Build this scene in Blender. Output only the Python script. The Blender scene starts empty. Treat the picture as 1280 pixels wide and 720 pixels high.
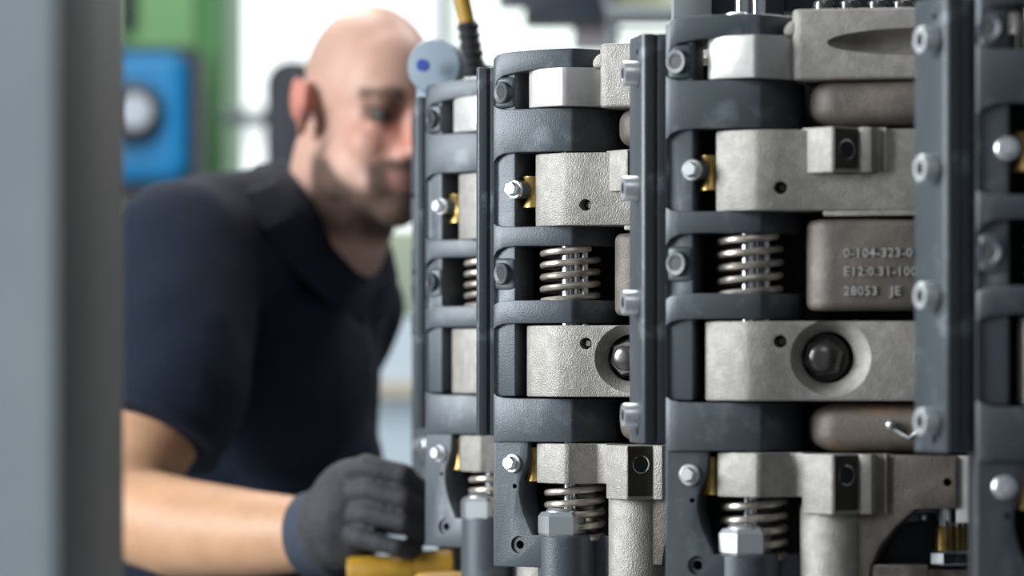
import bpy, bmesh, math, random
from mathutils import Vector, Matrix, noise
random.seed(4)
C = bpy.context.scene.collection
SC = bpy.context.scene
PI = math.pi
def R(a): return math.radians(a)

# ---------------------------------------------------------------- camera
H = 1.28                    # lens height above the floor
F = 4400.0                  # focal length in pixels of a 1280-wide frame
def P(px, py, Y):           # world point seen at a photograph position at distance Y
    return Vector(((px - 640) * Y / F, Y, H - (py - 452) * Y / F))
cd = bpy.data.cameras.new('camera'); cam = bpy.data.objects.new('camera', cd); C.objects.link(cam)
cam.location = (0, 0, H); cam.rotation_euler = (R(90), 0, 0)
cd.sensor_width = 36; cd.lens = F / 1280 * 36; cd.shift_y = (452 - 360) / 1280
cd.clip_start = .05; cd.clip_end = 60
cd.dof.use_dof = True; cd.dof.focus_distance = 2.66; cd.dof.aperture_fstop = 4.5; cd.dof.aperture_blades = 9
SC.camera = cam

# ---------------------------------------------------------------- light
w = bpy.data.worlds.new('world'); SC.world = w; w.use_nodes = True
bg = w.node_tree.nodes['Background']; bg.inputs[0].default_value = (.80, .90, 1.0, 1); bg.inputs[1].default_value = .22
def area(name, loc, aim, sx, sy, power, col):
    l = bpy.data.lights.new(name, 'AREA'); l.shape = 'RECTANGLE'; l.size = sx; l.size_y = sy; l.energy = power; l.color = col
    o = bpy.data.objects.new(name, l); C.objects.link(o); o.location = loc
    o.rotation_euler = (Vector(aim) - Vector(loc)).to_track_quat('-Z', 'Y').to_euler(); return o
area('side_window_light', (-2.25, 2.1, 1.95), (0.1, 2.6, 1.35), 1.2, 1.4, 132, (.93, .97, 1.0))
area('ceiling_light', (-.6, 4.9, 3.6), (-.2, 3.9, 1.2), .6, 2.4, 80, (1.0, .97, .93))
area('front_fill_light', (-.25, .3, 3.0), (.1, 2.6, 1.3), 1.4, .6, 8, (.97, .98, 1.0))  # added soft fill from the front, no fixture there
area('machine_ceiling_light', (.85, 4.5, 3.15), (-.12, 3.7, 1.55), .5, .3, 26, (1.0, .98, .97))
area('hall_light', (-1, 9.5, 3.9), (-1, 10.5, 1.2), 5, 2.0, 160, (1, 1, .98))
vs = SC.view_settings; vs.view_transform = 'Standard'; vs.look = 'None'; vs.gamma = 1; vs.use_curve_mapping = False; vs.exposure = 0.0

# ---------------------------------------------------------------- materials
def mat(name, col, rough=.5, metal=0.0, var=.0, vscale=60, bump=0.0, bscale=300, col2=None, lo=.42, hi=.62, emit=0.0, attr=None, spec=.5, sheen=0):
    m = bpy.data.materials.new(name); m.use_nodes = True; nt = m.node_tree; n = nt.nodes; L = nt.links
    b = n['Principled BSDF']; b.inputs['Roughness'].default_value = rough; b.inputs['Metallic'].default_value = metal
    b.inputs['Specular IOR Level'].default_value = spec
    b.inputs['Base Color'].default_value = (*col, 1)
    if sheen: b.inputs['Sheen Weight'].default_value = sheen
    tc = n.new('ShaderNodeTexCoord')
    src = None
    if attr:
        a = n.new('ShaderNodeVertexColor'); a.layer_name = attr; src = a.outputs[0]
    if var or col2:
        t = n.new('ShaderNodeTexNoise'); t.inputs['Scale'].default_value = vscale; t.inputs['Detail'].default_value = 5; t.inputs['Roughness'].default_value = .6
        L.new(tc.outputs['Object'], t.inputs['Vector'])
        rp = n.new('ShaderNodeValToRGB'); e = rp.color_ramp.elements
        e[0].position = lo; e[1].position = hi
        c2 = col2 or tuple(min(1, c * (1 + var)) for c in col)
        c1 = col if col2 else tuple(c * (1 - var) for c in col)
        e[0].color = (*c1, 1); e[1].color = (*c2, 1)
        L.new(t.outputs['Fac'], rp.inputs[0])
        if src is None: src = rp.outputs[0]
    if src is not None: L.new(src, b.inputs['Base Color'])
    if attr:
        mr = n.new('ShaderNodeMapRange'); mr.inputs[1].default_value = .06; mr.inputs[2].default_value = .26; mr.inputs[3].default_value = 1.0; mr.inputs[4].default_value = rough
        L.new(src, mr.inputs[0]); L.new(mr.outputs[0], b.inputs['Roughness'])
    if bump:
        t2 = n.new('ShaderNodeTexNoise'); t2.inputs['Scale'].default_value = bscale; t2.inputs['Detail'].default_value = 3
        L.new(tc.outputs['Object'], t2.inputs['Vector'])
        bp = n.new('ShaderNodeBump'); bp.inputs['Strength'].default_value = bump; bp.inputs['Distance'].default_value = .002
        L.new(t2.outputs['Fac'], bp.inputs['Height']); L.new(bp.outputs[0], b.inputs['Normal'])
    if emit:
        b.inputs['Emission Color'].default_value = (*col, 1); b.inputs['Emission Strength'].default_value = emit
    return m
M = {}
M['frame'] = mat('dark_blued_cast_frame', (.066, .078, .090), .42, .15, col2=(.16, .185, .205), vscale=34, lo=.55, hi=.76, bump=.18, bscale=900)
M['rail'] = mat('rail_steel', (.048, .058, .067), .42, .15, col2=(.20, .235, .26), vscale=26, lo=.56, hi=.74, bump=.12, bscale=500)
M['cast'] = mat('light_cast_steel', (.33, .312, .285), .44, .2, var=.11, vscale=110, bump=.45, bscale=850)
M['iron'] = mat('brown_cast_iron', (.135, .115, .098), .50, .15, var=.2, vscale=40, bump=.35, bscale=800)
M['rust'] = mat('rust_stained_iron', (.15, .127, .105), .45, .15, col2=(.34, .20, .09), vscale=28, lo=.5, hi=.7, bump=.35, bscale=800)
M['machined'] = mat('machined_steel_pad', (.54, .53, .51), .33, .25, var=.10, vscale=50, bump=.06, bscale=200)
M['chrome'] = mat('polished_steel', (.72, .74, .76), .16, 1.0)
M['zinc'] = mat('zinc_plated_steel', (.72, .75, .77), .36, .9)
M['spring'] = mat('spring_steel', (.46, .41, .36), .34, .6, var=.25, vscale=90)
M['darkface'] = mat('dark_socket_face', (.045, .038, .033), .45, .2, bump=.3, bscale=800)  # near-black brown for the plate on the boss's slanted face
M['brass'] = mat('brass', (.38, .25, .08), .35, .7, var=.2, vscale=120)
M['black'] = mat('cavity_black', (.012, .012, .013), .6)  # near-black stands in for the dark inside holes and cavities
M['blackgloss'] = mat('blackened_bolt_steel', (.12, .115, .11), .26, .7)
M['fitting'] = mat('black_rubber', (.018, .018, .02), .4)
M['yellow'] = mat('yellow_plastic', (.36, .20, .015), .5, var=.1)
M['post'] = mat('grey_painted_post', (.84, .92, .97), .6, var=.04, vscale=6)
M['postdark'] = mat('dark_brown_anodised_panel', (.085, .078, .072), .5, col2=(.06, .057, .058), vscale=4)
M['skin'] = mat('skin', (.6, .4, .3), .50, attr='tone', spec=.4, bump=.15, bscale=160)
M['shirt'] = mat('navy_polo_knit', (.0075, .0125, .025), .9, var=.2, vscale=260, bump=.35, bscale=900, sheen=.0, spec=.25)
M['glove'] = mat('grey_knit_glove', (.030, .032, .037), .7, var=.2, vscale=300, bump=.5, bscale=600)
M['cuff'] = mat('blue_grey_glove_cuff', (.028, .038, .060), .8, var=.2, vscale=300, bump=.5, bscale=600)
M['trouser'] = mat('dark_trousers', (.02, .022, .028), .9)
M['eye'] = mat('shaded_eye_white', (.05, .04, .035), .6); M['iris'] = mat('dark_iris', (.02, .014, .012), .5)  # eye white coloured dark to carry the shadow over the eye
M['blue'] = mat('blue_plastic', (.008, .27, .62), .4)
M['darkplastic'] = mat('dark_slate_plastic', (.028, .036, .05), .5)
M['white'] = mat('white_plastic', (.62, .68, .78), .4)
M['green'] = mat('green_painted_metal', (.12, .36, .13), .5); M['palegreen'] = mat('pale_green_panel', (.30, .62, .27), .5)
M['wall'] = mat('white_hall_wall', (.72, .76, .76), .8); M['floor'] = mat('grey_hall_floor', (.30, .31, .31), .5, var=.1, vscale=2)
M['beige'] = mat('beige_shelf', (.5, .46, .38), .6); M['sage'] = mat('sage_green_cabinet', (.33, .40, .30), .6)
M['palegrey'] = mat('pale_blue_grey_panel', (.50, .60, .68), .6)
M['glass'] = mat('bright_window_pane', (.93, .97, 1.0), .3, emit=.95)
M['glassgreen'] = mat('bright_pale_green_pane', (.90, 1.0, .93), .3, emit=.85)
M['slate'] = mat('machine_grey_paint', (.16, .18, .20), .45, .2)

# ---------------------------------------------------------------- mesh helpers
def link(name, me, m, parent=None, smooth=True, ang=35, mod=None):
    if smooth:
        me.polygons.foreach_set('use_smooth', [True] * len(me.polygons)); me.set_sharp_from_angle(angle=R(ang))
    o = bpy.data.objects.new(name, me); C.objects.link(o)
    me.materials.clear(); me.materials.append(m)
    if parent: o.parent = parent
    return o
def tomesh(bm, name):
    bmesh.ops.recalc_face_normals(bm, faces=bm.faces[:])
    me = bpy.data.meshes.new(name); bm.to_mesh(me); bm.free(); return me
def obj(name, bm, m, parent=None, bevel=0, seg=2, ang=35):
    me = tomesh(bm, name); o = link(name, me, m, parent, ang=ang)
    if bevel: bake(o, lambda o: addbevel(o, bevel, seg), ang)
    return o
def addbevel(o, wd, seg):
    b = o.modifiers.new('b', 'BEVEL'); b.width = wd; b.segments = seg; b.limit_method = 'ANGLE'; b.angle_limit = R(28)
def bake(o, fn, ang=35):
    fn(o); dg = bpy.context.evaluated_depsgraph_get(); dg.update()
    me = bpy.data.meshes.new_from_object(o.evaluated_get(dg)); mats = list(o.data.materials)
    o.modifiers.clear(); old = o.data; o.data = me; bpy.data.meshes.remove(old)
    me.materials.clear()
    for m in mats: me.materials.append(m)
    me.polygons.foreach_set('use_smooth', [True] * len(me.polygons)); me.set_sharp_from_angle(angle=R(ang))
def cut(o, cutters, ang=35):
    bm = bmesh.new()
    tmp = []
    for c in cutters:
        me = tomesh(c, 'cutter'); t = bpy.data.objects.new('cutter', me); C.objects.link(t); tmp.append(t)
        d = o.modifiers.new('d', 'BOOLEAN'); d.operation = 'DIFFERENCE'; d.object = t; d.solver = 'EXACT'
        d.use_self = True
    bm.free()
    bake(o, lambda o: None, ang)
    for t in tmp:
        me = t.data; bpy.data.objects.remove(t); bpy.data.meshes.remove(me)
def face(bm, vs_):
    try: return bm.faces.new(vs_)
    except ValueError: return None
def prism(bm, pts, z0, z1):                 # pts: (u, w) plan outline, w towards the viewer
    a = [bm.verts.new((u, -w_, z0)) for u, w_ in pts]; b = [bm.verts.new((u, -w_, z1)) for u, w_ in pts]
    n = len(pts)
    face(bm, a[::-1]); face(bm, b)
    for i in range(n): face(bm, (a[i], a[(i + 1) % n], b[(i + 1) % n], b[i]))
def plate(bm, pts, w0, w1):                 # pts: (u, z) front outline, from w0 (back) to w1 (front)
    a = [bm.verts.new((u, -w0, z)) for u, z in pts]; b = [bm.verts.new((u, -w1, z)) for u, z in pts]
    n = len(pts)
    face(bm, a[::-1]); face(bm, b)
    for i in range(n): face(bm, (a[i], a[(i + 1) % n], b[(i + 1) % n], b[i]))
def band(bm, pts, back):                    # pts: (u, w, zlo, zhi) along the front; back: w of the rear face
    fl = [bm.verts.new((u, -w_, a)) for u, w_, a, b in pts]; fh = [bm.verts.new((u, -w_, b)) for u, w_, a, b in pts]
    bl = [bm.verts.new((u, -back, a)) for u, w_, a, b in pts]; bh = [bm.verts.new((u, -back, b)) for u, w_, a, b in pts]
    n = len(pts)
    for i in range(n - 1):
        face(bm, (fl[i], fl[i + 1], fh[i + 1], fh[i])); face(bm, (bl[i], bh[i], bh[i + 1], bl[i + 1]))
        face(bm, (fh[i], fh[i + 1], bh[i + 1], bh[i])); face(bm, (fl[i], bl[i], bl[i + 1], fl[i + 1]))
    face(bm, (fl[0], fh[0], bh[0], bl[0])); face(bm, (fl[-1], bl[-1], bh[-1], fh[-1]))
def box(bm, x0, x1, y0, y1, z0, z1, rot=None, piv=None):
    r = bmesh.ops.create_cube(bm, size=1)
    mt = Matrix.Translation(((x0 + x1) / 2, (y0 + y1) / 2, (z0 + z1) / 2)) @ Matrix.Diagonal((x1 - x0, y1 - y0, z1 - z0, 1))
    if rot is not None:
        p = Vector(piv) if piv else Vector(((x0 + x1) / 2, (y0 + y1) / 2, (z0 + z1) / 2))
        mt = Matrix.Translation(p) @ rot @ Matrix.Translation(-p) @ mt
    bmesh.ops.transform(bm, matrix=mt, verts=r['verts'])
def cyl(bm, p0, p1, r0, r1=None, seg=24):
    p0 = Vector(p0); p1 = Vector(p1); r1 = r0 if r1 is None else r1; d = p1 - p0
    r = bmesh.ops.create_cone(bm, cap_ends=True, segments=seg, radius1=r0, radius2=r1, depth=d.length)
    mt = Matrix.Translation((p0 + p1) / 2) @ d.to_track_quat('Z', 'Y').to_matrix().to_4x4()
    bmesh.ops.transform(bm, matrix=mt, verts=r['verts'])
def lathe(bm, base, axis, prof, seg=28):    # prof: (radius, distance along axis)
    q = Vector(axis).normalized().to_track_quat('Z', 'Y').to_matrix(); base = Vector(base); rings = []
    for r_, h in prof:
        rings.append([bm.verts.new(base + q @ Vector((r_ * math.cos(2 * PI * k / seg), r_ * math.sin(2 * PI * k / seg), h))) for k in range(seg)])
    for a, b in zip(rings, rings[1:]):
        for k in range(seg): face(bm, (a[k], a[(k + 1) % seg], b[(k + 1) % seg], b[k]))
    face(bm, rings[0][::-1]); face(bm, rings[-1])
def tube(bm, pts, rad, seg=10, cap=True):
    pts = [Vector(p) for p in pts]; rings = []; n = len(pts); up = None
    for i, p in enumerate(pts):
        t = (pts[min(i + 1, n - 1)] - pts[max(i - 1, 0)]).normalized()
        if up is None: up = t.orthogonal().normalized()
        up = (up - t * up.dot(t)).normalized(); s = t.cross(up); r_ = rad[i] if isinstance(rad, (list, tuple)) else rad
        rings.append([bm.verts.new(p + (up * math.cos(2 * PI * k / seg) + s * math.sin(2 * PI * k / seg)) * r_) for k in range(seg)])
    for a, b in zip(rings, rings[1:]):
        for k in range(seg): face(bm, (a[k], a[(k + 1) % seg], b[(k + 1) % seg], b[k]))
    if cap: face(bm, rings[0][::-1]); face(bm, rings[-1])
def ball(bm, c, r, rot=None, u=24, v=16):
    rr = (r, r, r) if isinstance(r, (int, float)) else r
    mt = Matrix.Translation(Vector(c)) @ (rot if rot is not None else Matrix.Identity(4)) @ Matrix.Diagonal((*rr, 1))
    top = bm.verts.new(mt @ Vector((0, 0, 1))); bot = bm.verts.new(mt @ Vector((0, 0, -1))); rs = []
    for i in range(1, v):
        t = PI * i / v; rs.append([bm.verts.new(mt @ Vector((math.sin(t) * math.cos(2 * PI * k / u), math.sin(t) * math.sin(2 * PI * k / u), math.cos(t)))) for k in range(u)])
    for k in range(u):
        bm.faces.new((top, rs[0][k], rs[0][(k + 1) % u])); bm.faces.new((bot, rs[-1][(k + 1) % u], rs[-1][k]))
    for a, b in zip(rs, rs[1:]):
        for k in range(u): bm.faces.new((a[k], b[k], b[(k + 1) % u], a[(k + 1) % u]))
def pill(bm, u0, u1, nose, wc, rw, zm, rz, drift=0.0, e=.62, seg=44):
    def sp(v): return math.copysign(abs(v) ** e, v)
    st = [(u0 + nose * (1 - math.cos(PI / 2 * k / 8)), math.sin(PI / 2 * k / 8)) for k in range(1, 9)] + [(u1, 1.0)]
    rs = [[bm.verts.new((u, -(wc - drift * (u - u0)) + rw * f * sp(math.cos(2 * PI * k / seg)), zm + rz * (.25 + .75 * f) * sp(math.sin(2 * PI * k / seg)))) for k in range(seg)] for u, f in st]
    for a, b in zip(rs, rs[1:]):
        for k in range(seg): face(bm, (a[k], a[(k + 1) % seg], b[(k + 1) % seg], b[k]))
    face(bm, rs[0][::-1]); face(bm, rs[-1])
def empty(name, loc, label, cat, rz=0, group=None):
    o = bpy.data.objects.new(name, None); C.objects.link(o); o.location = loc; o.rotation_euler.z = rz; o.empty_display_size = .05
    tag(o, label, cat, group); return o
def tag(o, label, cat, group=None):
    o['label'] = label; o['category'] = cat
    if group: o['group'] = group
    return o
def struct(o): o['kind'] = 'structure'; return o

# ---------------------------------------------------------------- the setting
bm = bmesh.new(); box(bm, -9, 9, -1.5, 14, -.1, 0); struct(obj('floor', bm, M['floor']))
YB = 12.0
def X(px, Y): return (px - 640) * Y / F
def Z(py, Y): return H - (py - 452) * Y / F
bm = bmesh.new()        # back wall with its window openings left free
WX0, WX1, WZ0, WZ1 = X(272, YB), X(1900, YB), Z(330, YB), 3.6
box(bm, -9, WX0, YB, YB + .2, 0, 5); box(bm, WX1, 9, YB, YB + .2, 0, 5)
box(bm, WX0, WX1, YB, YB + .2, 0, WZ0); box(bm, WX0, WX1, YB, YB + .2, WZ1, 5)
struct(obj('wall_back', bm, M['wall']))
win = None
bm = bmesh.new()
xm = X(545, YB)
for x0, x1 in ((WX0, WX0 + .04), (xm, xm + .05), (X(1180, YB), X(1190, YB)), (WX1 - .05, WX1)): box(bm, x0, x1, YB - .03, YB + .12, WZ0, WZ1)
for z in (WZ0, WZ1 - .05): box(bm, WX0, WX1, YB - .03, YB + .12, z, z + .05)
box(bm, WX0, xm, YB - .05, YB + .12, Z(152, YB), Z(138, YB))
win = struct(obj('window_1', bm, M['slate']))
bm = bmesh.new(); box(bm, WX0, xm, YB + .05, YB + .07, WZ0, WZ1); obj('pane', bm, M['glass'], win)
bm = bmesh.new(); box(bm, xm, WX1, YB + .05, YB + .07, WZ0, WZ1); obj('pane', bm, M['glassgreen'], win)

# ---------------------------------------------------------------- the clamping stations
S = 1795.0; ZB = -.20
def uc(px, w_=0.0): return (px - 831) / (S * .961) + .287 * w_
def zc(py): return (452 - py) / S - ZB

def hexnut(bm, base, axis, r, h, seg=6, rot=0):
    q = Vector(axis).normalized().to_track_quat('Z', 'Y').to_matrix(); base = Vector(base)
    def ring(rr, hh): return [bm.verts.new(base + q @ Vector((rr * math.cos(PI / 3 * k + rot), rr * math.sin(PI / 3 * k + rot), hh))) for k in range(6)]
    rs = [ring(r * .94, 0), ring(r, h * .12), ring(r, h * .82), ring(r * .86, h)]
    for a, b in zip(rs, rs[1:]):
        for k in range(6): face(bm, (a[k], a[(k + 1) % 6], b[(k + 1) % 6], b[k]))
    face(bm, rs[0][::-1]); face(bm, rs[-1])
def helix(cx, cy, z0, z1, r, turns, wire, flat=True):
    pts = []; n = int(turns * 28)
    for i in range(n + 1):
        t = i / n; a = 2 * PI * turns * t + 2.2
        pts.append((cx + r * math.cos(a), cy + r * math.sin(a), z0 + (z1 - z0) * t))
    bm = bmesh.new(); tube(bm, pts, wire, 8); return bm

FR = 0.0
def make_station():
    t = empty('clamping_station', (0, 0, 0), '', 'machine unit')
    # --- hinge frame: back web, left strip, bands, lower bracket
    bm = bmesh.new()
    zt = zc(26)
    strip = [(0, 0), (.003, -.0030), (.0195, .0006), (.0205, -.002), (.0205, -.03), (0, -.03)]
    prism(bm, strip, zc(500), zc(40))
    for (yt0, yt1, yb0, yb1, lt, lb) in (
            (31, 20, 80, 46, 31, 80), (94, 102, 176, 162, 0, 0), (259, 265, 308, 292, 0, 0), (374, 367, 408, 399, 0, 0), (495, 503, 566, 563, 0, 0)):
        prof = [(0, 0), (.004, .0016), (.010, .0028), (.024, .0036), (.042, .0030), (.058, .0010), (.0675, -.0015), (.0700, -.0040), (.080, -.022), (.087, -.036)]
        fr = [0, .55, .88, 1, 1, 1, 1, 1, 1, 1]
        if yt0 == 31: fr = [0, .5, .72, .85, .95, 1, 1, 1, 1, 1]
        pts = [(u, w_, zc(yb0 + (yb1 - yb0) * f), zc(yt0 + (yt1 - yt0) * f)) for (u, w_), f in zip(prof, fr)]
        band(bm, pts, -.060)
    # lugs around the two bolts and ring bosses
    tn = Vector((-math.sin(R(24)), -math.cos(R(24)), 0))
    for px, py in ((866, 213),):
        c = Vector((uc(px), .003, zc(py))); cyl(bm, c - tn * .018, c + tn * .0015, .0075)
    arc = [(890, 692), (883, 676), (877, 662), (873, 648), (870.5, 634), (871, 622), (874, 610), (879, 598), (883, 584), (884, 566), (885, 558)]
    pl = [(831, 558), (831, 737), (862, 737), (905, 737), (905, 692)] + arc
    plate(bm, [(uc(a), zc(b)) for a, b in pl], -.03, .0)
    fr_ = obj('hinge_frame', bm, M['frame'], t, bevel=.0011)
    cs = []
    for px, py, r_, d in ((846, 78, 0, 0), (864, 625, .0019, .02), (870, 706, .0068, .0022), (870, 706, .0034, .02)):
        if r_:
            b = bmesh.new(); c = Vector((uc(px), 0, zc(py))); cyl(b, c + Vector((0, -.01, 0)), c + Vector((0, d, 0)), r_); cs.append(b)
    cut(fr_, cs)
    for px, py in ((847, 78), (847, 330)):      # ring bosses of the strip
        c = Vector((uc(px), .0, zc(py))); b = bmesh.new()
        prism(b, [(uc(833), 0), (uc(847), .0025), (uc(866), .0015), (uc(866), -.02), (uc(833), -.02)], zc(py + 22), zc(py - 22))
        bo = obj('pivot_boss', b, M['frame'], t, bevel=.003, seg=3)
        b = bmesh.new(); lathe(b, c + tn * .0, tn, [(.0088, -.004), (.0088, .0028), (.008, .0036), (.0052, .0036), (.0042, .003), (.0042, -.001)])
        obj('ring', b, M['rail'], bo)
        b = bmesh.new(); cyl(b, c - tn * .001, c + tn * .0031, .0042); obj('bore', b, M['black'], bo)
    for px, py in ((864, 213), (861, 593)):
        c = Vector((uc(px), -.001, zc(py))); tb = Vector((-math.sin(R(8)), -math.cos(R(8)), 0.06)).normalized(); b = bmesh.new()
        lathe(b, c - tb * .002, tb, [(.0074, 0), (.0074, .0022), (.0066, .0028)])
        wsh = obj('washer', b, M['zinc'], t)
        b = bmesh.new(); hexnut(b, c, tb, .0056, .0062, rot=.3); obj('hex_bolt', b, M['zinc'], t)
    b = bmesh.new()   # brass saddles behind the bolts
    lathe(b, (uc(885, -.004), .011, zc(238)), (0, 0, 1), [(.0085, 0), (.0085, .0015), (.0055, .006), (.005, .012), (.0055, .018), (.0085, .0225), (.0085, .024)]); obj('brass_bushing', b, M['brass'], t)
    b = bmesh.new(); lathe(b, (uc(885, -.004), .013, zc(618)), (0, 0, 1), [(.0075, 0), (.006, .004), (.0055, .02), (.0075, .026)]); obj('brass_bushing', b, M['brass'], t)

    # --- black panel added behind the cavities so they read dark
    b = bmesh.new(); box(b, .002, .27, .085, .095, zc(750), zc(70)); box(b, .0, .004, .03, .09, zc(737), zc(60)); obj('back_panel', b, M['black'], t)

    # --- upper arm: machined tab and housing
    b = bmesh.new()
    prism(b, [(uc(880), -.008), (uc(881) + .001, -.003), (.036, .001), (.0645, .0080), (.068, .006), (.0905, -.016), (.0905, -.06), (uc(880), -.06)], zc(100.5), zc(47))
    a1 = obj('machined_tab', b, M['machined'], t, bevel=.0012)
    b = bmesh.new()
    prism(b, [(.087, -.016), (.088, -.009), (.093, -.0065), (.14, -.0115), (.20, -.019), (.245, -.027), (.25, -.08), (.087, -.08)], zc(103), zc(15))
    plate(b, [(uc(972), zc(48)), (uc(972), zc(37)), (uc(978), zc(30)), (uc(990), zc(26)), (uc(990), zc(48))], -.03, -.008)
    h1 = obj('upper_housing', b, M['cast'], t, bevel=.0035, seg=3)
    c_ = bmesh.new(); ball(c_, (uc(1155), .006, zc(57)), (.076, .026, .0105), u=40, v=24); cut(h1, [c_])
    b = bmesh.new()
    pill(b, .0925, .25, .026, -.046, .038, zc(130), .0172, .08)
    obj('rounded_housing', b, M['iron'], t, ang=60)

    # --- bossed arm (second from the top)
    def boss(b, y0, y1):
        prism(b, [(.0955, -.006), (.0965, -.0035), (.1185, .0085), (.1205, .0085), (.1345, -.0065), (.1375, -.002), (.1445, -.002), (.147, -.012), (.152, -.012), (.154, -.006), (.154, -.05), (.0955, -.05)], zc(y1), zc(y0))
    b = bmesh.new()
    prism(b, [(.0345, -.010), (.0352, -.004), (.043, .0018), (.0635, .0083), (.069, .0086), (.084, .0035), (.105, -.003), (.15, -.009), (.25, -.022), (.25, -.06), (.0345, -.06)], zc(265), zc(165))
    a2 = obj('bossed_arm', b, M['cast'], t, bevel=.0012)
    cs = []
    c_ = bmesh.new(); box(c_, .118, .152, -.02, .012, zc(221), zc(150)); cs.append(c_)
    c_ = bmesh.new(); c = Vector((uc(973), 0, zc(237))); cyl(c_, c + Vector((0, -.02, 0)), c + Vector((0, .012, 0)), .0045); cs.append(c_)
    cut(a2, cs)
    b = bmesh.new(); boss(b, 163, 219)
    bs = obj('threaded_boss', b, M['cast'], a2, bevel=.001)
    def slanthole(o, py, y2=None):
        k = bmesh.new(); y_lo, y_hi = (214, 165) if py < 400 else (635, 568)
        prism(k, [(.1207, .0086), (.1211, .0089), (.1347, -.0060), (.1343, -.0064)], zc(y_lo), zc(y_hi)); obj('socket_face', k, M['darkface'], o)
        c = Vector((.1275, -.0010, zc(py))); d = Vector((.707, -.707, 0)); k = bmesh.new(); cyl(k, c + d * .01, c - d * .010, .0062); cut(o, [k])
        k = bmesh.new(); lathe(k, c - d * .004, d, [(.0072, 0), (.0072, .0046), (.0060, .005), (.0056, .0042), (.0056, .0)]); obj('thread_ring', k, M['chrome'], o)
        k = bmesh.new(); cyl(k, c - d * .009, c + d * .0008, .0056); obj('thread_bore', k, M['black'], o)
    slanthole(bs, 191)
    b = bmesh.new(); prism(b, [(uc(1021), -.006), (.15, -.0100), (.25, -.0225), (.25, -.05), (uc(1021), -.05)], zc(272), zc(262)); obj('lower_lip', b, M['cast'], a2, bevel=.001)
    def setscrew(parent, px, py):
        c = Vector((uc(px), -.0005, zc(py))); b = bmesh.new(); hexnut(b, c + Vector((.0006, .004, 0)), (0, -1, 0), .0028, .003); obj('set_screw', b, M['blackgloss'], parent)
        b = bmesh.new(); cyl(b, c + Vector((0, .0075, 0)), c + Vector((0, .009, 0)), .0043); obj('screw_bore', b, M['black'], parent)
    setscrew(a2, 973, 237)

    # --- spring between the middle bands
    AX, AY = .0551, .024
    b = bmesh.new(); cyl(b, (AX, AY, zc(500)), (AX, AY, zc(25)), .0082); obj('guide_rod', b, M['chrome'], t)
    b = bmesh.new(); cyl(b, (AX + .011, AY + .004, zc(500)), (AX + .011, AY + .004, zc(150)), .003); obj('guide_rod', b, M['chrome'], t)
    obj('coil_spring', helix(AX, AY, zc(372), zc(296), .0213, 4.6, .0025), M['spring'], t)

    # --- box housing with cast lettering
    b = bmesh.new()
    prism(b, [(.0930, -.048), (.0936, -.032), (.0960, -.020), (.1005, -.0105), (.1075, -.0050), (.118, -.0042), (.18, -.0155), (.25, -.030), (.25, -.08), (.0930, -.08)], zc(389), zc(276))
    h2 = obj('box_housing', b, M['iron'], t, bevel=.0055, seg=4)
    sl = math.atan2(.0107, .062)
    for k, (s_, py) in enumerate((('0-104-323-0', 323), ('E12:0.31-100', 346), ('28053   JE', 370))):
        cu = bpy.data.curves.new('lettering', 'FONT'); cu.body = s_; cu.size = .0088; cu.extrude = .0007; cu.offset = .00012; cu.space_character = 1.08; cu.resolution_u = 2
        to = bpy.data.objects.new('x', cu); C.objects.link(to); dg = bpy.context.evaluated_depsgraph_get()
        me = bpy.data.meshes.new_from_object(to.evaluated_get(dg)); bpy.data.objects.remove(to)
        u0 = uc(1046)
        me.transform(Matrix.Translation((u0, .0048 + (u0 - .118) * .1726 - .0006, zc(py))) @ Matrix.Rotation(sl, 4, 'Z') @ Matrix.Rotation(R(90), 4, 'X'))
        link('cast_lettering', me, M['machined'], h2, smooth=False)

    # --- third arm with the recessed bolt
    b = bmesh.new()
    prism(b, [(.0268, -.010), (.0275, -.004), (.035, .0018), (.058, .0080), (.063, .0083), (.078, .0035), (.100, -.003), (.15, -.009), (.25, -.022), (.25, -.06), (.0268, -.06)], zc(500.5), zc(402))
    a3 = obj('bolted_arm', b, M['cast'], t, bevel=.0012)
    cs = []
    for px, sc_ in ((1042, 1.0), (1178, 1.0)):
        c_ = bmesh.new(); q = Vector((uc(px) - .0065, .0065, zc(447)))
        lathe(c_, q + Vector((.0, -.010, 0)), (-.22, 1, 0), [(.0345, 0), (.0266, .0085), (.0195, .0165), (.0180, .0185), (.0175, .044)], 48); cs.append(c_)
    c_ = bmesh.new(); c = Vector((uc(972), 0, zc(427))); cyl(c_, c + Vector((0, -.02, 0)), c + Vector((0, .012, 0)), .0045); cs.append(c_)
    cut(a3, cs)
    for px in (1033, 1170):
        q = Vector((uc(px) - .0090, .031, zc(447)))
        b = bmesh.new(); lathe(b, q, (0, -1, 0), [(.0172, -.004), (.0172, .004), (.0165, .006)]); ws = obj('bolt_washer', b, M['blackgloss'], a3)
        b = bmesh.new(); hexnut(b, q + Vector((0, -.006, 0)), (.0, -1, 0), .0150, .013, rot=.3); hb = obj('recessed_bolt', b, M['blackgloss'], a3, ang=20)
        b = bmesh.new(); lathe(b, q + Vector((.0, -.018, 0)), (0, -1, 0), [(.0095, 0), (.0095, .004), (.007, .006), (.003, .0065)]); obj('bolt_tip', b, M['blackgloss'], a3)
    setscrew(a3, 972, 427)
    b = bmesh.new()
    pill(b, .0932, .25, .026, -.046, .038, zc(534), .0178, .08)
    r_ = obj('rounded_housing', b, M['rust'], t, ang=60)
    b = bmesh.new(); tube(b, [(uc(x_, -.006), .012, zc(y_)) for x_, y_ in ((1100, 525), (1106, 534), (1116, 541), (1125, 546), (1133, 540), (1146, 524))], .0013, 8); obj('locking_wire', b, M['zinc'], r_)
    b = bmesh.new(); ball(b, (uc(1101), .010, zc(530)), .0034); obj('wire_crimp', b, M['zinc'], r_)

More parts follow.
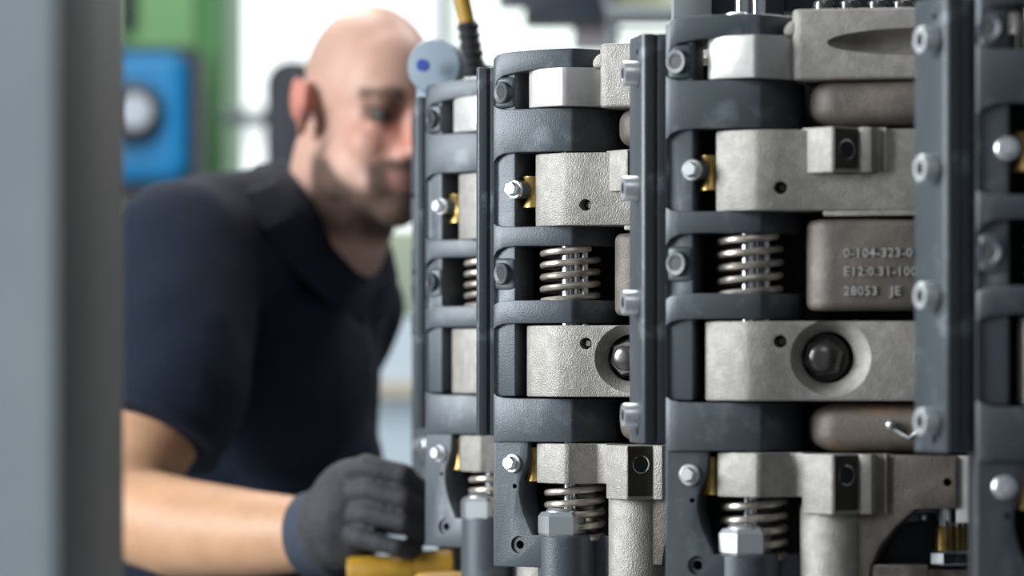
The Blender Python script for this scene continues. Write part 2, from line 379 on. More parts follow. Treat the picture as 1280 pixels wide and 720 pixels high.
    # --- lowest arm, boss and bracket
    b = bmesh.new()
    prism(b, [(.0355, -.010), (.0362, -.004), (.0435, .0005), (.0660, .0080), (.0695, .0070), (.086, -.009), (.091, -.009), (.0965, -.005), (.0965, -.055), (.0355, -.055)], zc(620), zc(565))
    a4 = obj('lower_arm', b, M['cast'], t, bevel=.001)
    b = bmesh.new(); boss(b, 566, 640)
    bs = obj('threaded_boss', b, M['cast'], a4, bevel=.001)
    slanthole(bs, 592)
    b = bmesh.new()
    pl = [(1060, 566), (1185, 568), (1185, 632), (1134, 634), (1112, 655), (1093, 680), (1082, 705), (1078, 730), (1050, 730), (1050, 640)]
    plate(b, [(uc(a, -.009), zc(d)) for a, d in pl], -.05, -.0095)
    br = obj('lower_bracket', b, M['iron'], t, bevel=.0015)
    c_ = bmesh.new(); c = Vector((uc(1173, -.009), .0, zc(600))); cyl(c_, c, c + Vector((0, .025, 0)), .0030); cut(br, [c_])
    b = bmesh.new(); lathe(b, (.1145, .024, 0.0), (0, 0, 1), [(.0235, 0), (.0235, zc(634)), (.0215, zc(626)), (.016, zc(621))]); obj('support_pillar', b, M['cast'], t)
    b = bmesh.new(); box(b, uc(1184, -.012), uc(1210, -.012), .012, .045, zc(650), zc(568)); obj('spacer_block', b, M['machined'], t, bevel=.001)

    # --- lower spring, nut and sleeve
    obj('coil_spring', helix(AX + .002, AY + .004, zc(706), zc(618), .0215, 5.2, .0027), M['spring'], t)
    b = bmesh.new(); cyl(b, (AX, AY, zc(700)), (AX, AY, zc(560)), .0062); obj('threaded_rod', b, M['chrome'], t)
    b = bmesh.new(); hexnut(b, (AX - .001, AY - .012, zc(693)), (0, 0, 1), 0.0185, (693 - 660) / S, rot=.42); nt_ = obj('hex_nut', b, M['zinc'], t, ang=20)
    b = bmesh.new(); lathe(b, (AX - .001, AY - .012, zc(662)), (0, 0, 1), [(.0125, 0), (.0125, .002), (.0105, .004)]); obj('collar', b, M['zinc'], nt_)
    b = bmesh.new(); lathe(b, (AX, AY - .006, 0), (0, 0, 1), [(.0222, 0), (.0222, zc(694)), (.0208, zc(691))], 36)
    box(b, AX + .0, AX + .035, AY, AY + .025, 0, zc(693)); obj('lower_sleeve', b, M['frame'], t)

    # --- outer rail with its four cap screws
    P0 = Vector((-.0367, -.044)); a = R(58); d1 = Vector((math.cos(a), math.sin(a))); d2 = Vector((math.sin(a), -math.cos(a)))
    W1, W2 = .042, .022
    q = [P0, P0 + d1 * (W1 - .003), P0 + d1 * W1 + d2 * .002, P0 + d1 * (W1) + d2 * .0085, P0 + d1 * (W1 - .0022) + d2 * .0092, P0 + d1 * (W1 - .0022) + d2 * .0108, P0 + d1 * W1 + d2 * .0115, P0 + d1 * W1 + d2 * W2, P0 + d2 * W2]
    b = bmesh.new(); prism(b, [(v.x, v.y) for v in q], zc(555), zc(40))
    ra = obj('outer_rail', b, M['rail'], t, bevel=.0008)
    nrm = Vector((-d2.x, d2.y, 0))   # local Y is -w
    ks = []
    for zz in (.2027, .1218, .0415, -.0378):
        p = P0 + d1 * (W1 * .62); p3 = Vector((p.x, -p.y, zz - ZB))
        b = bmesh.new(); lathe(b, p3 - nrm * .001, nrm, [(.0088, 0), (.0088, .0105), (.0082, .0115), (.0048, .0115), (.0040, .0105), (.0040, .006)])
        s_ = obj('cap_screw', b, M['zinc'], ra)
        b = bmesh.new(); cyl(b, p3 + nrm * .004, p3 + nrm * .0108, .0040, seg=6); obj('hex_socket', b, M['black'], ra)
    for zz in (.218, -.05):
        p = P0 + d1 * (W1 * .62); p3 = Vector((p.x, -p.y, zz - ZB)); c_ = bmesh.new(); cyl(c_, p3 + nrm * .01, p3 - nrm * .01, .0024); ks.append(c_)
    cut(ra, ks)
    return t

def children(o): return [c for c in bpy.data.objects if c.parent == o]
def copy_tree(o, parent=None, skip=()):
    c = o.copy(); C.objects.link(c); c.parent = parent
    for ch in children(o):
        if ch.name.split('.')[0] not in skip: copy_tree(ch, c, skip)
    return c
CX, CY, RR = 1.385, 3.169, 1.4665
proto = make_station()
labels = {
    1: 'dark blued clamping station nearest the camera, cut by the right edge of the photo',
    0: 'dark clamping station showing raised cast lettering on its brown housing and two chrome studs above',
    -1: 'dark clamping station in sharp focus in the middle, its top band against the bright window',
    -2: 'slightly blurred dark clamping station next to the gloved hand',
    -3: 'farthest clamping station, mostly hidden, with a blue-dotted round grey lug on top'}
stations = {}
for k in (0, 1, -1, -2, -3):
    o = proto if k == 0 else copy_tree(proto, None, () if k == 1 else ('cap_screw', 'hex_socket', 'outer_rail') if k == -3 else ('cap_screw', 'hex_socket'))
    a = R(209.35 + 12 * k)
    o.location = (CX + RR * math.cos(a), CY + RR * math.sin(a), H + ZB); o.rotation_euler.z = -R(16 - 12 * k)
    if k == -3: o.location.x -= .024
    if k == 1: o.location.x += .0062
    o['label'] = labels[k]; o['category'] = 'machine unit'; o['group'] = 'clamping stations around the machine ring'
    stations[k] = o
    if k <= 0:
        for ch in children(o):
            if ch.name.startswith('outer_rail'):
                pv = Matrix.Translation((-.0367, .044, 0)); ch.matrix_local = pv @ Matrix.Rotation(R(-6), 4, 'Z') @ pv.inverted()
# far lug with a blue dot on the farthest station
o = stations[-3]; inv = (Matrix.Translation(o.location) @ Matrix.Rotation(o.rotation_euler.z, 4, 'Z')).inverted()
b = bmesh.new(); c = inv @ P(546, 84, 3.16); d = (inv.to_3x3() @ Vector((-.25, -1, 0))).normalized()
lathe(b, c - d * .012, d, [(.0235, 0), (.0250, .002), (.0250, .020), (.0235, .0225), (.012, .0235)], 36)
c2 = inv @ P(546, 112, 3.17); box(b, c2.x - .02, c2.x + .024, c2.y - .008, c2.y + .012, c2.z - .022, c2.z + .025)
lug = obj('round_lug', b, mat('light_blue_grey_paint', (.20, .25, .30), .5), o); lug['label'] = 'round grey lug with a small blue dot'
b = bmesh.new(); c = inv @ P(530, 82, 3.135); cyl(b, c, c + d * .006, .0055); obj('blue_dot', b, mat('deep_blue_plug', (.01, .04, .25), .4), lug)

# ring table and core that carry the stations
b = bmesh.new(); lathe(b, (CX, CY, 0), (0, 0, 1), [(1.20, 0), (1.20, H + ZB - .30), (1.42, H + ZB - .30), (1.42, H + ZB - .001), (1.05, H + ZB - .001)], 180)
tag(obj('machine_drum', b, M['slate'], ang=25), 'large round dark drum that carries the ring of clamping stations', 'machine')
b = bmesh.new(); lathe(b, (CX, CY, H + ZB), (0, 0, 1), [(1.08, 0), (1.08, .38), (1.0, .40)], 120)
tag(obj('drum_core', b, M['darkplastic'], ang=25), 'dark round core standing on the drum behind the stations', 'machine')

# ---------------------------------------------------------------- fittings low on the right
t = empty('valve_block', P(1150, 760, 2.45), 'dark valve block with brass and chrome fittings low on the right', 'valve')
o0 = t.location
def local(p): return p - o0
b = bmesh.new(); A = local(P(1085, 722, 2.50)); B_ = local(P(1210, 634, 2.50))
pts = [(1090, 760), (1092, 705), (1098, 680), (1112, 655), (1134, 636), (1216, 636), (1216, 760)]
va = [b.verts.new(local(P(x_, y_, 2.463))) for x_, y_ in pts]; vb = [b.verts.new(local(P(x_, y_, 2.463)) + Vector((0, .008, 0))) for x_, y_ in pts]
face(b, va); face(b, vb[::-1])
for i in range(len(pts)): face(b, (va[i], vb[i], vb[(i + 1) % len(pts)], va[(i + 1) % len(pts)]))
obj('block_body', b, M['darkplastic'], t, bevel=.002)
def pbox(b, x0, x1, y0, y1, Y, d): 
    p = local(P(x0, y1, Y)); q = local(P(x1, y0, Y)); box(b, p.x, q.x, p.y, p.y + d, p.z, q.z)
b = bmesh.new(); pbox(b, 1090, 1160, 706, 760, 2.425, .03); pbox(b, 1090, 1216, 712, 760, 2.43, .04); obj('bronze_plate', b, M['spring'], t, bevel=.001)
b = bmesh.new(); pbox(b, 1125, 1178, 636, 641, 2.435, .02); pbox(b, 1126, 1150, 641, 652, 2.44, .015); obj('clear_cover', b, M['slate'], t, bevel=.0008)
b = bmesh.new(); p = local(P(1155, 646, 2.437)); ball(b, p, .003); obj('small_screw', b, M['zinc'], t)
for px, Y in ((1181, 2.432), (1197, 2.440)):
    b = bmesh.new(); p = local(P(px, 706, Y)); hexnut(b, p, (0, 0, 1), .0105, .010, rot=.3); obj('fitting_nut', b, M['chrome'], t, ang=20)
    b = bmesh.new(); p = local(P(px, 690, Y)); cyl(b, p, p + Vector((0, 0, .018)), .0065); obj('brass_stem', b, M['brass'], t)
    b = bmesh.new(); p = local(P(px, 661, Y)); cyl(b, p, p + Vector((0, 0, .017 if px < 1190 else .005)), .0058); obj('chrome_stem', b, M['chrome'], t)

# ---------------------------------------------------------------- things above the stations
t = empty('stud_bracket', P(900, 22, 2.62), 'grey bracket with two chrome studs above the sharp lettered station', 'bracket')
o0 = t.location
b = bmesh.new(); pbox(b, 842, 890, -60, 22, 2.66, .04); obj('grey_plate', b, mat('mid_grey_paint', (.22, .245, .255), .5), t, bevel=.001)
b = bmesh.new(); pbox(b, 888, 980, -60, 24, 2.70, .04); obj('dark_plate', b, M['darkplastic'], t, bevel=.001)
for px, r_ in ((928, .0050), (948, .0050)):
    b = bmesh.new(); p = local(P(px, 20, 2.50)); cyl(b, p, p + Vector((0, 0, .05)), r_); obj('stud', b, M['chrome'], t)
b = bmesh.new(); p = local(P(922, 20, 2.49)); lathe(b, p, (0, 0, 1), [(.009, -.001), (.009, .001), (.006, .0025)]); obj('stud_washer', b, M['zinc'], t)
t = empty('screw_cover', P(1070, 13, 2.62), 'dark blue cover with a row of screws on top of the lettered station', 'cover')
o0 = t.location
b = bmesh.new(); pbox(b, 975, 1160, -60, 14, 2.72, .06); obj('cover_plate', b, M['darkplastic'], t, bevel=.001)
for px in (1030, 1062, 1097, 1128):
    b = bmesh.new(); p = local(P(px, 13, 2.60)); lathe(b, p, (0, 0, 1), [(.0075, -.001), (.0085, .003), (.0075, .0065), (.003, .0075)]); obj('screw', b, M['blackgloss'], t)

t = empty('air_hose', P(592, 100, 3.24), 'yellow hose with a black ribbed connector hanging between two stations', 'hose'); o0 = t.location
b = bmesh.new(); tube(b, [local(P(x_, y_, 3.24)) for x_, y_ in ((560, -60), (570, -28), (577, -5), (584, 28), (587, 34))], .0075, 14); obj('yellow_tube', b, M['yellow'], t)
pr = []
p0 = local(P(585, 28, 3.24)); p1 = local(P(593, 96, 3.24)); d = p1 - p0
for i in range(13):
    pr.append((.0085 + (.0022 if i % 2 else 0) + (.001 if i > 5 else 0), d.length * i / 12))
b = bmesh.new(); lathe(b, p0, d, pr); obj('ribbed_connector', b, M['fitting'], t)
b = bmesh.new(); p = local(P(597, 84, 3.235)); cyl(b, p, p + Vector((.028, 0, -.006)), .0045); obj('side_port', b, M['fitting'], t)

# blurred machine seen between and above the stations
t = empty('overhead_carriage', P(760, 40, 5.0), 'blurred dark machine carriage with grey tubes at the top, behind the middle station', 'machine'); o0 = t.location
b = bmesh.new(); pbox(b, 655, 772, -160, 20, 5.0, .2); pbox(b, 690, 745, 15, 27, 5.0, .1); obj('carriage_body', b, M['darkplastic'], t, bevel=.006)
b = bmesh.new(); pbox(b, 622, 655, -160, 4, 5.05, .1); obj('side_bracket', b, M['slate'], t, bevel=.004)
b = bmesh.new(); tube(b, [local(P(759, -10, 4.95)), local(P(766, 24, 4.95)), local(P(768, 110, 4.95))], .009, 10); obj('support_rod', b, M['slate'], t)
b = bmesh.new(); pbox(b, 716, 760, 20, 62, 5.2, .03); obj('pale_plate', b, mat('pale_mauve_panel', (.5, .45, .5), .6), t)
b = bmesh.new(); p = local(P(762, 20, 4.9)); q = local(P(980, 20, 4.9)); cyl(b, p, q, .013); obj('cross_tube', b, M['slate'], t)
b = bmesh.new(); p = local(P(762, 41, 5.0)); q = local(P(980, 44, 5.0)); cyl(b, p, q, .004); obj('thin_tube', b, M['slate'], t)
b = bmesh.new(); pbox(b, 770, 990, -30, 9, 5.1, .02); obj('sage_panel', b, mat('pale_lime_panel', (.62, .68, .45), .6), t)
b = bmesh.new(); pbox(b, 1000, 1400, -160, 240, 5.2, .2); pbox(b, 640, 1010, -160, -30, 5.25, .1); obj('rear_housing', b, M['darkplastic'], t)

# ---------------------------------------------------------------- foreground post
b = bmesh.new()
pts = [(-.208, 1.60), (-.2535, 2.30), (-.60, 2.30), (-.60, 1.60)]
t = empty('machine_post', (-.28, 1.75, 0), 'blurred grey machine post with a dark inner side at the left edge', 'post'); o0 = t.location
def pp(b, pts, z0, z1):
    prism(b, [(x_ - o0.x, -(y_ - o0.y)) for x_, y_ in pts], z0, z1)
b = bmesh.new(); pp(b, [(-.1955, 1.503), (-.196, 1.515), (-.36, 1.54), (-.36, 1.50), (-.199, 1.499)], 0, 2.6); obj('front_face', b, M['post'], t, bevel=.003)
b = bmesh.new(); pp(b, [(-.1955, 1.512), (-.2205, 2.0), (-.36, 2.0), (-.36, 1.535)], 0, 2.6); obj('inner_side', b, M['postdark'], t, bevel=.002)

# ---------------------------------------------------------------- background things
t = empty('hose_reel', (X(165, 7), 7.0, 1.3), 'blue rounded square hose reel with a white hub, left of the man', 'hose reel'); o0 = t.location
def rbox(b, px, py, hw, hh, Y, d, r=.25, n=8):
    pts = []; cx = X(px, Y) - o0.x; cz = Z(py, Y) - o0.z; w_, h_ = hw * Y / F, hh * Y / F; rr_ = min(w_, h_) * r
    for sx, sz, a0 in ((1, 1, 0), (-1, 1, 90), (-1, -1, 180), (1, -1, 270)):
        for k in range(n + 1):
            a = R(a0 + 90 * k / n); pts.append((cx + sx * (w_ - rr_) + rr_ * math.cos(a), cz + sz * (h_ - rr_) + rr_ * math.sin(a)))
    plate(b, pts, -(Y - o0.y) - d, -(Y - o0.y))
b = bmesh.new(); rbox(b, 172, 150, 77, 92, 7.0, .139, .2); obj('back_case', b, M['darkplastic'], t)
b = bmesh.new(); rbox(b, 160, 145, 74, 82, 6.95, .10, .35); obj('blue_cover', b, M['blue'], t, bevel=.03, seg=4)
b = bmesh.new(); lathe(b, (X(166, 6.95) - o0.x, -.05, Z(142, 6.95) - o0.z), (0, -1, 0), [(.062, 0), (.062, .03), (.055, .035), (.03, .036)], 32); obj('dark_ring', b, M['fitting'], t)
b = bmesh.new(); lathe(b, (X(168, 6.9) - o0.x, -.085, Z(140, 6.9) - o0.z), (0, -1, 0), [(.036, 0), (.036, .02), (.03, .028), (.01, .03)], 32); obj('white_hub', b, M['white'], t)

t = empty('green_cabinet', (X(200, 7.2), 7.2, 0), 'tall green machine cabinet with a pale green panel behind the blue reel', 'cabinet'); o0 = t.location
b = bmesh.new(); box(b, X(40, 7.2) - o0.x, X(278, 7.2) - o0.x, 0, .6, .0, 2.4); obj('green_body', b, M['green'], t, bevel=.01)
b = bmesh.new(); box(b, X(60, 7.15) - o0.x, X(243, 7.15) - o0.x, -.03, .0, Z(150, 7.15), 2.35); obj('pale_door', b, M['palegreen'], t, bevel=.006)
b = bmesh.new(); box(b, X(60, 7.15) - o0.x, X(236, 7.15) - o0.x, -.06, .0, 1.0, Z(238, 7.15)); obj('grey_door', b, M['beige'], t, bevel=.006)
b = bmesh.new(); box(b, X(150, 7.15) - o0.x, X(168, 7.15) - o0.x, -.07, -.03, Z(40, 7.15), 2.3); obj('dark_handle', b, M['darkplastic'], t, bevel=.006)

t = empty('control_housing', (X(370, 7), 7.0, 0), 'dark rounded control housing on a stand behind the man’s head'.replace('’', "'"), 'machine'); o0 = t.location
b = bmesh.new(); rbox(b, 366, 165, 36, 92, 7.0, .12, .9); obj('housing', b, M['darkplastic'], t, bevel=.01)
b = bmesh.new(); box(b, -.03, .03, .02, .08, 0, 1.55); obj('stand', b, M['darkplastic'], t)
b = bmesh.new(); p = P(276, 147, 7.05) - o0; q = P(350, 147, 7.05) - o0; cyl(b, p, q, .014); obj('side_arm', b, M['slate'], t)

t = empty('storage_cabinet', (X(520, 6.2), 6.4, 0), 'pale blue-grey cabinet with a beige shelf edge and a sage top behind the man', 'cabinet'); o0 = t.location
b = bmesh.new(); box(b, X(452, 6.2) - o0.x, X(640, 6.2) - o0.x, 0, .4, 0, Z(396, 6.4)); obj('cabinet_body', b, M['palegrey'], t, bevel=.006)
b = bmesh.new(); box(b, X(452, 6.2) - o0.x, X(640, 6.2) - o0.x, -.03, .0, Z(500, 6.2), Z(476, 6.2)); obj('beige_shelf_edge', b, M['beige'], t, bevel=.004)
b = bmesh.new(); box(b, X(462, 6.2) - o0.x, X(640, 6.2) - o0.x, .02, .38, Z(396, 6.4), Z(286, 6.4)); obj('sage_top', b, M['sage'], t, bevel=.02)

# ---------------------------------------------------------------- the man
def blob(b, voxel, smooth, name):
    me = tomesh(b, name); o = bpy.data.objects.new(name, me); C.objects.link(o)
    r_ = o.modifiers.new('r', 'REMESH'); r_.mode = 'VOXEL'; r_.voxel_size = voxel
    s_ = o.modifiers.new('s', 'SMOOTH'); s_.factor = .5; s_.iterations = smooth
    dg = bpy.context.evaluated_depsgraph_get(); me2 = bpy.data.meshes.new_from_object(o.evaluated_get(dg))
    bpy.data.objects.remove(o); bpy.data.meshes.remove(me); return me2
def ripple(me, fn):
    out = []
    for v, nv in zip([v.co.copy() for v in me.vertices], [v.normal.copy() for v in me.vertices]): out.extend(v + nv * fn(v))
    me.vertices.foreach_set('co', out); me.update()
def ring_loft(b, rings, seg=28):            # rings: (centre, vector a, vector b)
    rs = [[b.verts.new(c + a * math.cos(2 * PI * k / seg) + d * math.sin(2 * PI * k / seg)) for k in range(seg)] for c, a, d in rings]
    for p, q in zip(rs, rs[1:]):
        for k in range(seg): face(b, (p[k], p[(k + 1) % seg], q[(k + 1) % seg], q[k]))
    face(b, rs[0][::-1]); face(b, rs[-1])
def limb(b, pts):                           # pts: (point, radius)
    for (p, r0), (q, r1) in zip(pts, pts[1:]): cyl(b, p, q, r0, r1, 24)
    for p, r0 in pts: ball(b, p, r0)
FOOT = Vector((P(310, 452, 3.85).x, 3.85, 0))
man = empty('person', FOOT, 'bald bearded man in a dark navy polo shirt and grey gloves leaning towards the machine', 'person')
def L_(p): return p - FOOT
# head frame: x forward, y to his left, z up
yaw = -R(54); hc = P(460, 138, 3.74)
HM = Matrix.Translation(hc) @ Matrix.Rotation(yaw, 4, 'Z') @ Matrix.Rotation(R(7), 4, 'Y') @ Matrix.Rotation(R(-3), 4, 'X') @ Matrix.Scale(1.0, 4)
HR = HM.to_3x3().to_4x4()
bb = bmesh.new()
def hb(c, r_, rx=0, ry=0, rz=0):
    ball(bb, HM @ Vector(c), r_, HR @ Matrix.Rotation(R(rz), 4, 'Z') @ Matrix.Rotation(R(ry), 4, 'Y') @ Matrix.Rotation(R(rx), 4, 'X'), 32, 20)
hb((-.004, 0, .032), (.076, .066, .080))
hb((.024, 0, .026), (.060, .059, .070))
hb((.030, 0, -.03), (.056, .056, .080))
hb((.030, 0, -.072), (.058, .052, .042))
hb((.073, 0, -.098), (.022, .027, .021))
for s in (-1, 1):
    hb((.075, s * .024, .017), (.012, .024, .0085), rz=-s * 12)
    hb((.052, s * .034, -.034), (.027, .022, .026))
    hb((.020, s * .047, -.060), (.036, .015, .036), ry=20)
    hb((.040, s * .035, -.060), (.036, .022, .038), rz=-s * 20)
    hb((.055, s * .022, -.075), (.030, .024, .030))
    hb((-.010, s * .074, -.006), (.020, .0065, .032), ry=12, rz=s * 34)
    hb((-.020, s * .080, .006), (.012, .006, .024), ry=12, rz=s * 40)
    hb((.092, s * .0105, -.039), (.011, .0075, .0075))
    hb((.079, s * .031, .0065), (.009, .017, .005))
    hb((.076, s * .031, -.0125), (.008, .015, .004))
nb = [HM @ Vector(v) for v in ((.080, 0, .010), (.094, 0, -.012), (.107, 0, -.034))]
limb(bb, list(zip(nb, (.0085, .009, .011))))
hb((.083, 0, -.057), (.014, .024, .012)); hb((.089, 0, -.0640), (.0085, .021, .0042)); hb((.088, 0, -.0725), (.0085, .018, .005))
nbase = P(392, 330, 3.80)
limb(bb, [(HM @ Vector((-.030, 0, -.055)), .058), (P(425, 265, 3.775), .062), (nbase, .070)])
tf = -R(36); fv = Vector((math.cos(tf), math.sin(tf), 0)); rv = Vector((math.sin(tf), -math.cos(tf), 0))
# near (his right) arm
sh = P(222, 322, 3.60); hem = P(186, 540, 3.51); elb = P(134, 634, 3.46); fa = P(225, 660, 3.41); wr = P(392, 668, 3.31)
limb(bb, [(sh, .06), (hem, .054), (elb, .047), (fa, .049), (P(320, 667, 3.35), .041), (wr, .034)])
# far arm, mostly hidden behind his chest
sh2 = P(425, 390, 3.93); el2 = P(370, 640, 4.08); wr2 = P(400, 760, 3.98)
limb(bb, [(sh2, .055), (el2, .045), (wr2, .032)])
# core of the trunk inside the shirt
spine = [(P(300, 930, 3.88), .15, .11), (P(308, 740, 3.86), .145, .10), (P(318, 560, 3.83), .155, .105), (P(318, 430, 3.80), .165, .105), (P(330, 345, 3.80), .14, .08)]
ring_loft(bb, [(c, fv * (d * .9), rv * (a * .9)) for c, a, d in spine])
for s, x_ in ((-1, 0), (1, 0)):
    hip = P(300, 930, 3.88) - rv * (.09 * s); kn = Vector((hip.x - .0, hip.y, .50)); an = Vector((hip.x - .03, hip.y, .09))
    limb(bb, [(hip, .085), (kn, .055), (an, .04)])
    ball(bb, an + fv * .07 - Vector((0, 0, .045)), (.13, .05, .045), Matrix.Rotation(tf, 4, 'Z'))
me = blob(bb, .0042, 8, 'body')
IM = HM.inverted(); att = me.color_attributes.new('tone', 'BYTE_COLOR', 'POINT')
def ss(a, b_, x_):
    t_ = max(0, min(1, (x_ - a) / (b_ - a))); return t_ * t_ * (3 - 2 * t_)
SK = Vector((.47, .265, .155)); HS = Vector((.52, .31, .24)); PK = Vector((.50, .19, .14)); BD = Vector((.055, .036, .028)); LP = Vector((.28, .13, .11)); ST = Vector((.34, .24, .195)); BR = Vector((.06, .035, .025))
cols = []
for i, v in enumerate(me.vertices):
    col = SK.copy() * (1 + .10 * noise.noise(v.co * 38) + .08 * noise.noise(v.co * 150)); p = IM @ v.co
    if p.length < .26:
        x_, y_, z_ = p.x, abs(p.y), p.z; col = HS * (1 + .05 * noise.noise(v.co * 60))
        col = col.lerp(PK, .40 * ss(.05, 0, (p - Vector((.085, 0, -.02))).length - .01) + .35 * ss(.05, .0, abs(z_ + .02)) * ss(.02, .06, x_))
        stub = ss(.02, -.03, x_ - .25 * z_) * ss(-.05, .0, z_) * ss(.115, .06, z_); col = col.lerp(ST, .45 * stub)
        ear = ss(.066, .072, y_) * ss(.04, .02, abs(x_ + .008)) * ss(.045, .03, abs(z_)); col = col.lerp(PK, ear)
        edge = -.050 - .030 * ss(.015, .06, x_)
        bd = ss(edge + .010, edge - .010, z_) * ss(-.022, -.002, x_) * ss(-.150, -.125, z_)
        side = ss(-.012, .0, x_) * ss(.032, .012, x_) * ss(.005, -.02, z_) * ss(.05, .062, y_); bd = max(bd, side * .8)
        mus = ss(.034, .026, y_) * ss(-.0545, -.050 , -abs(z_ + .0535) - .044) if False else ss(.036, .026, y_) * ss(.0085, .005, abs(z_ + .054)) * ss(.07, .078, x_)
        bd = max(bd, mus)
        gt = ss(.046, .036, y_) * ss(.055, .068, x_) * ss(-.048, -.056, z_); bd = max(bd, gt)
        soul = ss(.030, .018, y_) * ss(.07, .08, x_) * ss(.006, .003, abs(z_ + .0685) - .006)
        n_ = noise.noise(v.co * 120) * .08
        col = col.lerp(BD, max(0, min(.95, bd * (.9 + n_))))
        col = col.lerp(LP, .85 * soul * ss(.080, .086, x_))
        br = ss(.0075, .004, abs(z_ - .0215 + .25 * (y_ - .03) * (1 if y_ > .03 else -.3))) * ss(.010, .014, y_) * ss(.056, .048, y_) * ss(.045, .06, x_)
        col = col.lerp(BR, .8 * br)
        socket_shade = ss(.020, .010, math.hypot((y_ - .031) * .8, z_ - .001)) * ss(.05, .06, x_); col = col.lerp(Vector((.12, .06, .045)), .85 * socket_shade)  # shade of the eye socket painted into the skin colour
    elif v.co.z < H - .40: col = Vector((.02, .022, .028))
    cols.extend((*col, 1))
att.data.foreach_set('color', cols)
me.transform(Matrix.Translation(-FOOT))
body = link('body', me, M['skin'], man, ang=180)
for s in (-1, 1):
    b = bmesh.new(); ball(b, L_(HM @ Vector((.0700, s * .031, -.002))), .0118); e_ = obj('eye', b, M['eye'], man)
    b = bmesh.new(); ball(b, L_(HM @ Vector((.0770, s * .031 - .001, -.003))), .0064); obj('iris', b, M['iris'], e_)
# trousers
b = bmesh.new()
ring_loft(b, [(P(300, 1010, 3.88), fv * .125, rv * .175), (P(304, 900, 3.88), fv * .135, rv * .18), (P(306, 800, 3.87), fv * .125, rv * .17)])
for s in (-1, 1):
    hip = P(300, 980, 3.88) - rv * (.09 * s); limb(b, [(hip, .10), (Vector((hip.x, hip.y, .50)), .075), (Vector((hip.x - .03, hip.y, .10)), .065)])
me = blob(b, .012, 3, 'trousers'); me.transform(Matrix.Translation(-FOOT)); link('trousers', me, M['trouser'], man, ang=180)
# polo shirt
b = bmesh.new()
sp = [(P(302, 880, 3.88), .175, .13), (P(306, 740, 3.86), .17, .128), (P(306, 620, 3.84), .172, .128), (P(302, 520, 3.82), .178, .120), (P(304, 430, 3.80), .185, .118), (P(318, 370, 3.79), .185, .112), (P(330, 325, 3.79), .16, .095), (P(345, 290, 3.79), .11, .075)]
ring_loft(b, [(c, fv * d, rv * a) for c, a, d in sp])
limb(b, [(P(345, 305, 3.80), .090), (P(228, 325, 3.61), .083), (P(215, 430, 3.55), .082), (P(212, 480, 3.53), .079)])
limb(b, [(P(350, 315, 3.80), .085), (P(425, 385, 3.92), .070), (P(385, 500, 4.02), .066)])
cyl(b, P(212, 480, 3.53), P(186, 541, 3.51), .079, .075)
ball(b, P(300, 350, 3.82), (.15, .13, .12), Matrix.Rotation(tf, 4, 'Z'))
ball(b, P(348, 470, 3.74), (.09, .12, .13), Matrix.Rotation(tf, 4, 'Z'))
ball(b, P(368, 600, 3.78), (.09, .11, .13), Matrix.Rotation(tf, 4, 'Z'))
# collar: a raised ring leaning forward around the neck
cn = P(402, 292, 3.79); axn = (P(428, 230, 3.77) - P(398, 312, 3.80)).normalized(); ca = axn.orthogonal().normalized(); cb = axn.cross(ca)
pts = []
for k in range(33):
    a = 2 * PI * k / 32; d_ = ca * math.cos(a) + cb * math.sin(a); front = max(0, d_.dot(fv))
    pts.append(cn + d_ * .074 - axn * (.045 * front ** 2))
tube(b, pts, .0145, 12, False)
tube(b, [p - axn * .017 + (p - cn).normalized() * .012 for p in pts], .013, 12, False)
for q0, q1, r_ in (((270, 520, 3.67), (380, 440, 3.68), .012), ((290, 590, 3.69), (400, 540, 3.69), .012)):
    limb(b, [(P(*q0), r_), (P(*q1), r_ * .6)])
me = blob(b, .0055, 10, 'polo_shirt')
ripple(me, lambda p: noise.noise(Vector((p.x * 9, p.y * 9, p.z * 5))) * .006 + noise.noise(p * 22) * .0025)
from mathutils.bvhtree import BVHTree
tree = BVHTree.FromPolygons([v.co.copy() for v in me.vertices], [list(p.vertices) for p in me.polygons])
def on_shirt(px, py, Y, lift):
    p = P(px, py, Y); h = tree.ray_cast(Vector((p.x, 3.2, p.z)), Vector((0, 1, 0)), 1.2)[0]
    return Vector((p.x, (h.y if h and abs(h.y - Y) < .09 else Y) - lift, p.z)) - FOOT
inner = [(346, 202, 3.80), (350, 232, 3.73), (370, 270, 3.70), (402, 312, 3.68), (436, 344, 3.68), (466, 364, 3.70)]
outer = [(318, 206, 3.79), (314, 244, 3.69), (336, 292, 3.67), (368, 340, 3.655), (410, 380, 3.65), (452, 402, 3.67)]
b = bmesh.new(); rows = [[b.verts.new(on_shirt(*p, lf)) for p in src] for src, lf in ((inner, .012), (outer, .010), (outer, -.006), (inner, -.006))]
for k in range(4):
    for q in range(5): face(b, (rows[k][q], rows[k][q + 1], rows[(k + 1) % 4][q + 1], rows[(k + 1) % 4][q]))
face(b, [r[0] for r in rows]); face(b, [r[-1] for r in rows][::-1])
obj('collar', b, M['shirt'], man, bevel=.004, seg=3)
me.transform(Matrix.Translation(-FOOT)); link('polo_shirt', me, M['shirt'], man, ang=180)
# sleeve hem band
b = bmesh.new(); p0 = P(189, 534, 3.5125); p1 = P(184, 546, 3.508)
lathe(b, L_(p0), p1 - p0, [(.0745, 0), (.0762, .001), (.0762, (p1 - p0).length), (.0735, (p1 - p0).length + .001)], 40); obj('sleeve_hem', b, M['shirt'], man)
for k, y_ in enumerate((352, 376)):
    b = bmesh.new(); ball(b, L_(P(478 - 2 * k, y_ + 4, 3.66)), (.0045, .0045, .0045)); 
    b.free()
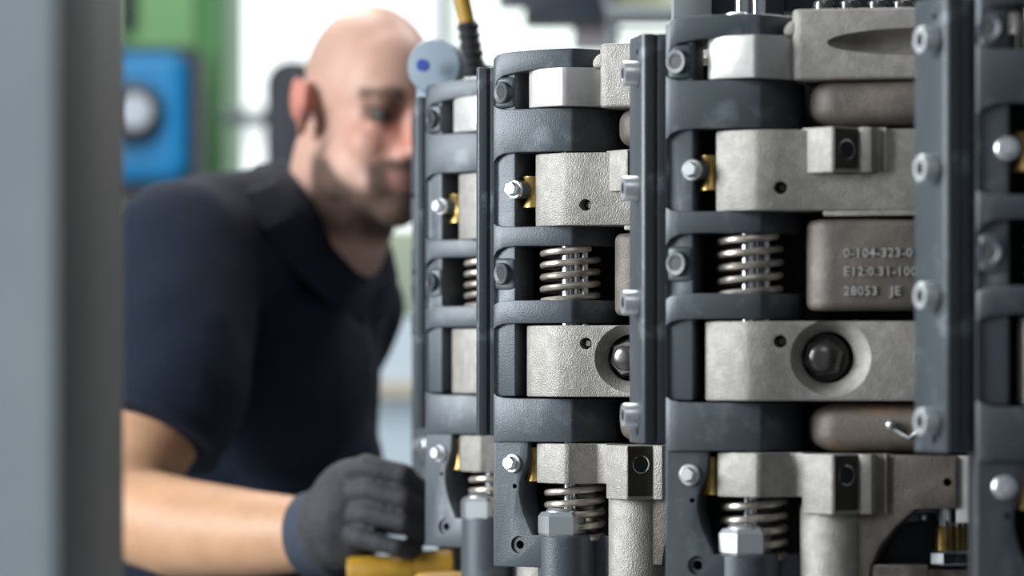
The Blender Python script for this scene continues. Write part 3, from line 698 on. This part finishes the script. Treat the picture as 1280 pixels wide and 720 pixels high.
# glove
b = bmesh.new()
limb(b, [(P(416, 665, 3.29), .036), (P(422, 655, 3.28), .036), (P(425, 648, 3.275), .039)])
ball(b, P(437, 640, 3.262), (.040, .024, .050), Matrix.Rotation(R(8), 4, 'Z') @ Matrix.Rotation(R(8), 4, 'Y'))
fx = [(582, 592, 612, .0096, 0), (611, 623, 641, .0096, 2), (641, 653, 669, .0094, 0), (672, 684, 692, .0086, -8)]
for y0, y1, y2, r_, dx in fx:
    limb(b, [(P(428, y0 * .8 + 640 * .2, 3.262), r_ * 1.2), (P(458 + dx, y0, 3.232), r_ * 1.12), (P(502 + dx, y1, 3.222), r_), (P(528 + dx, y2, 3.250), r_ * .95), (P(520 + dx, y2 + 8, 3.275), r_ * .85)])
limb(b, [(P(412, 665, 3.305), .020), (P(440, 660, 3.315), .018), (P(478, 650, 3.315), .0135), (P(508, 655, 3.30), .012)])
me = blob(b, .0024, 2, 'glove')
ripple(me, lambda p: noise.noise(p * 60) * .0012)
me.transform(Matrix.Translation(-FOOT)); gl = link('glove', me, M['glove'], man, ang=180)
b = bmesh.new(); p0 = P(386, 669, 3.32); p1 = P(420, 666, 3.30)
l_ = (p1 - p0).length
lathe(b, L_(p0), p1 - p0, [(.0375, 0), (.0405, .001), (.0412, .005), (.0402, .009), (.0410, .013), (.0402, .017), (.0410, .021), (.0400, l_)], 36); obj('cuff', b, M['cuff'], gl)
b = bmesh.new(); limb(b, [(wr2, .036), (P(408, 800, 3.96), .040)]); 
me = blob(b, .004, 2, 'glove'); me.transform(Matrix.Translation(-FOOT)); link('glove', me, M['glove'], man, ang=180)

# ---------------------------------------------------------------- yellow things at the lower left of the stations
b = bmesh.new(); p = P(568, 713, 3.10); lathe(b, p - Vector((0, 0, .03)), (0, 0, 1), [(.036, 0), (.036, .024), (.033, .027), (.026, .0275)], 36)
tag(obj('yellow_ring', b, M['yellow']), 'yellow ring under the sleeve of the station beside the gloved hand', 'ring')
t = empty('lever', P(470, 760, 3.25), 'yellow lever under the grey gloved hand', 'lever'); o0 = t.location
b = bmesh.new(); cyl(b, local(P(434, 716, 3.25)), local(P(520, 714, 3.25)), .0150); obj('grip', b, M['yellow'], t, bevel=.003)
b = bmesh.new(); cyl(b, local(P(518, 708, 3.25)), local(P(566, 706, 3.25)), .0145); obj('grip_shaft', b, M['yellow'], t)
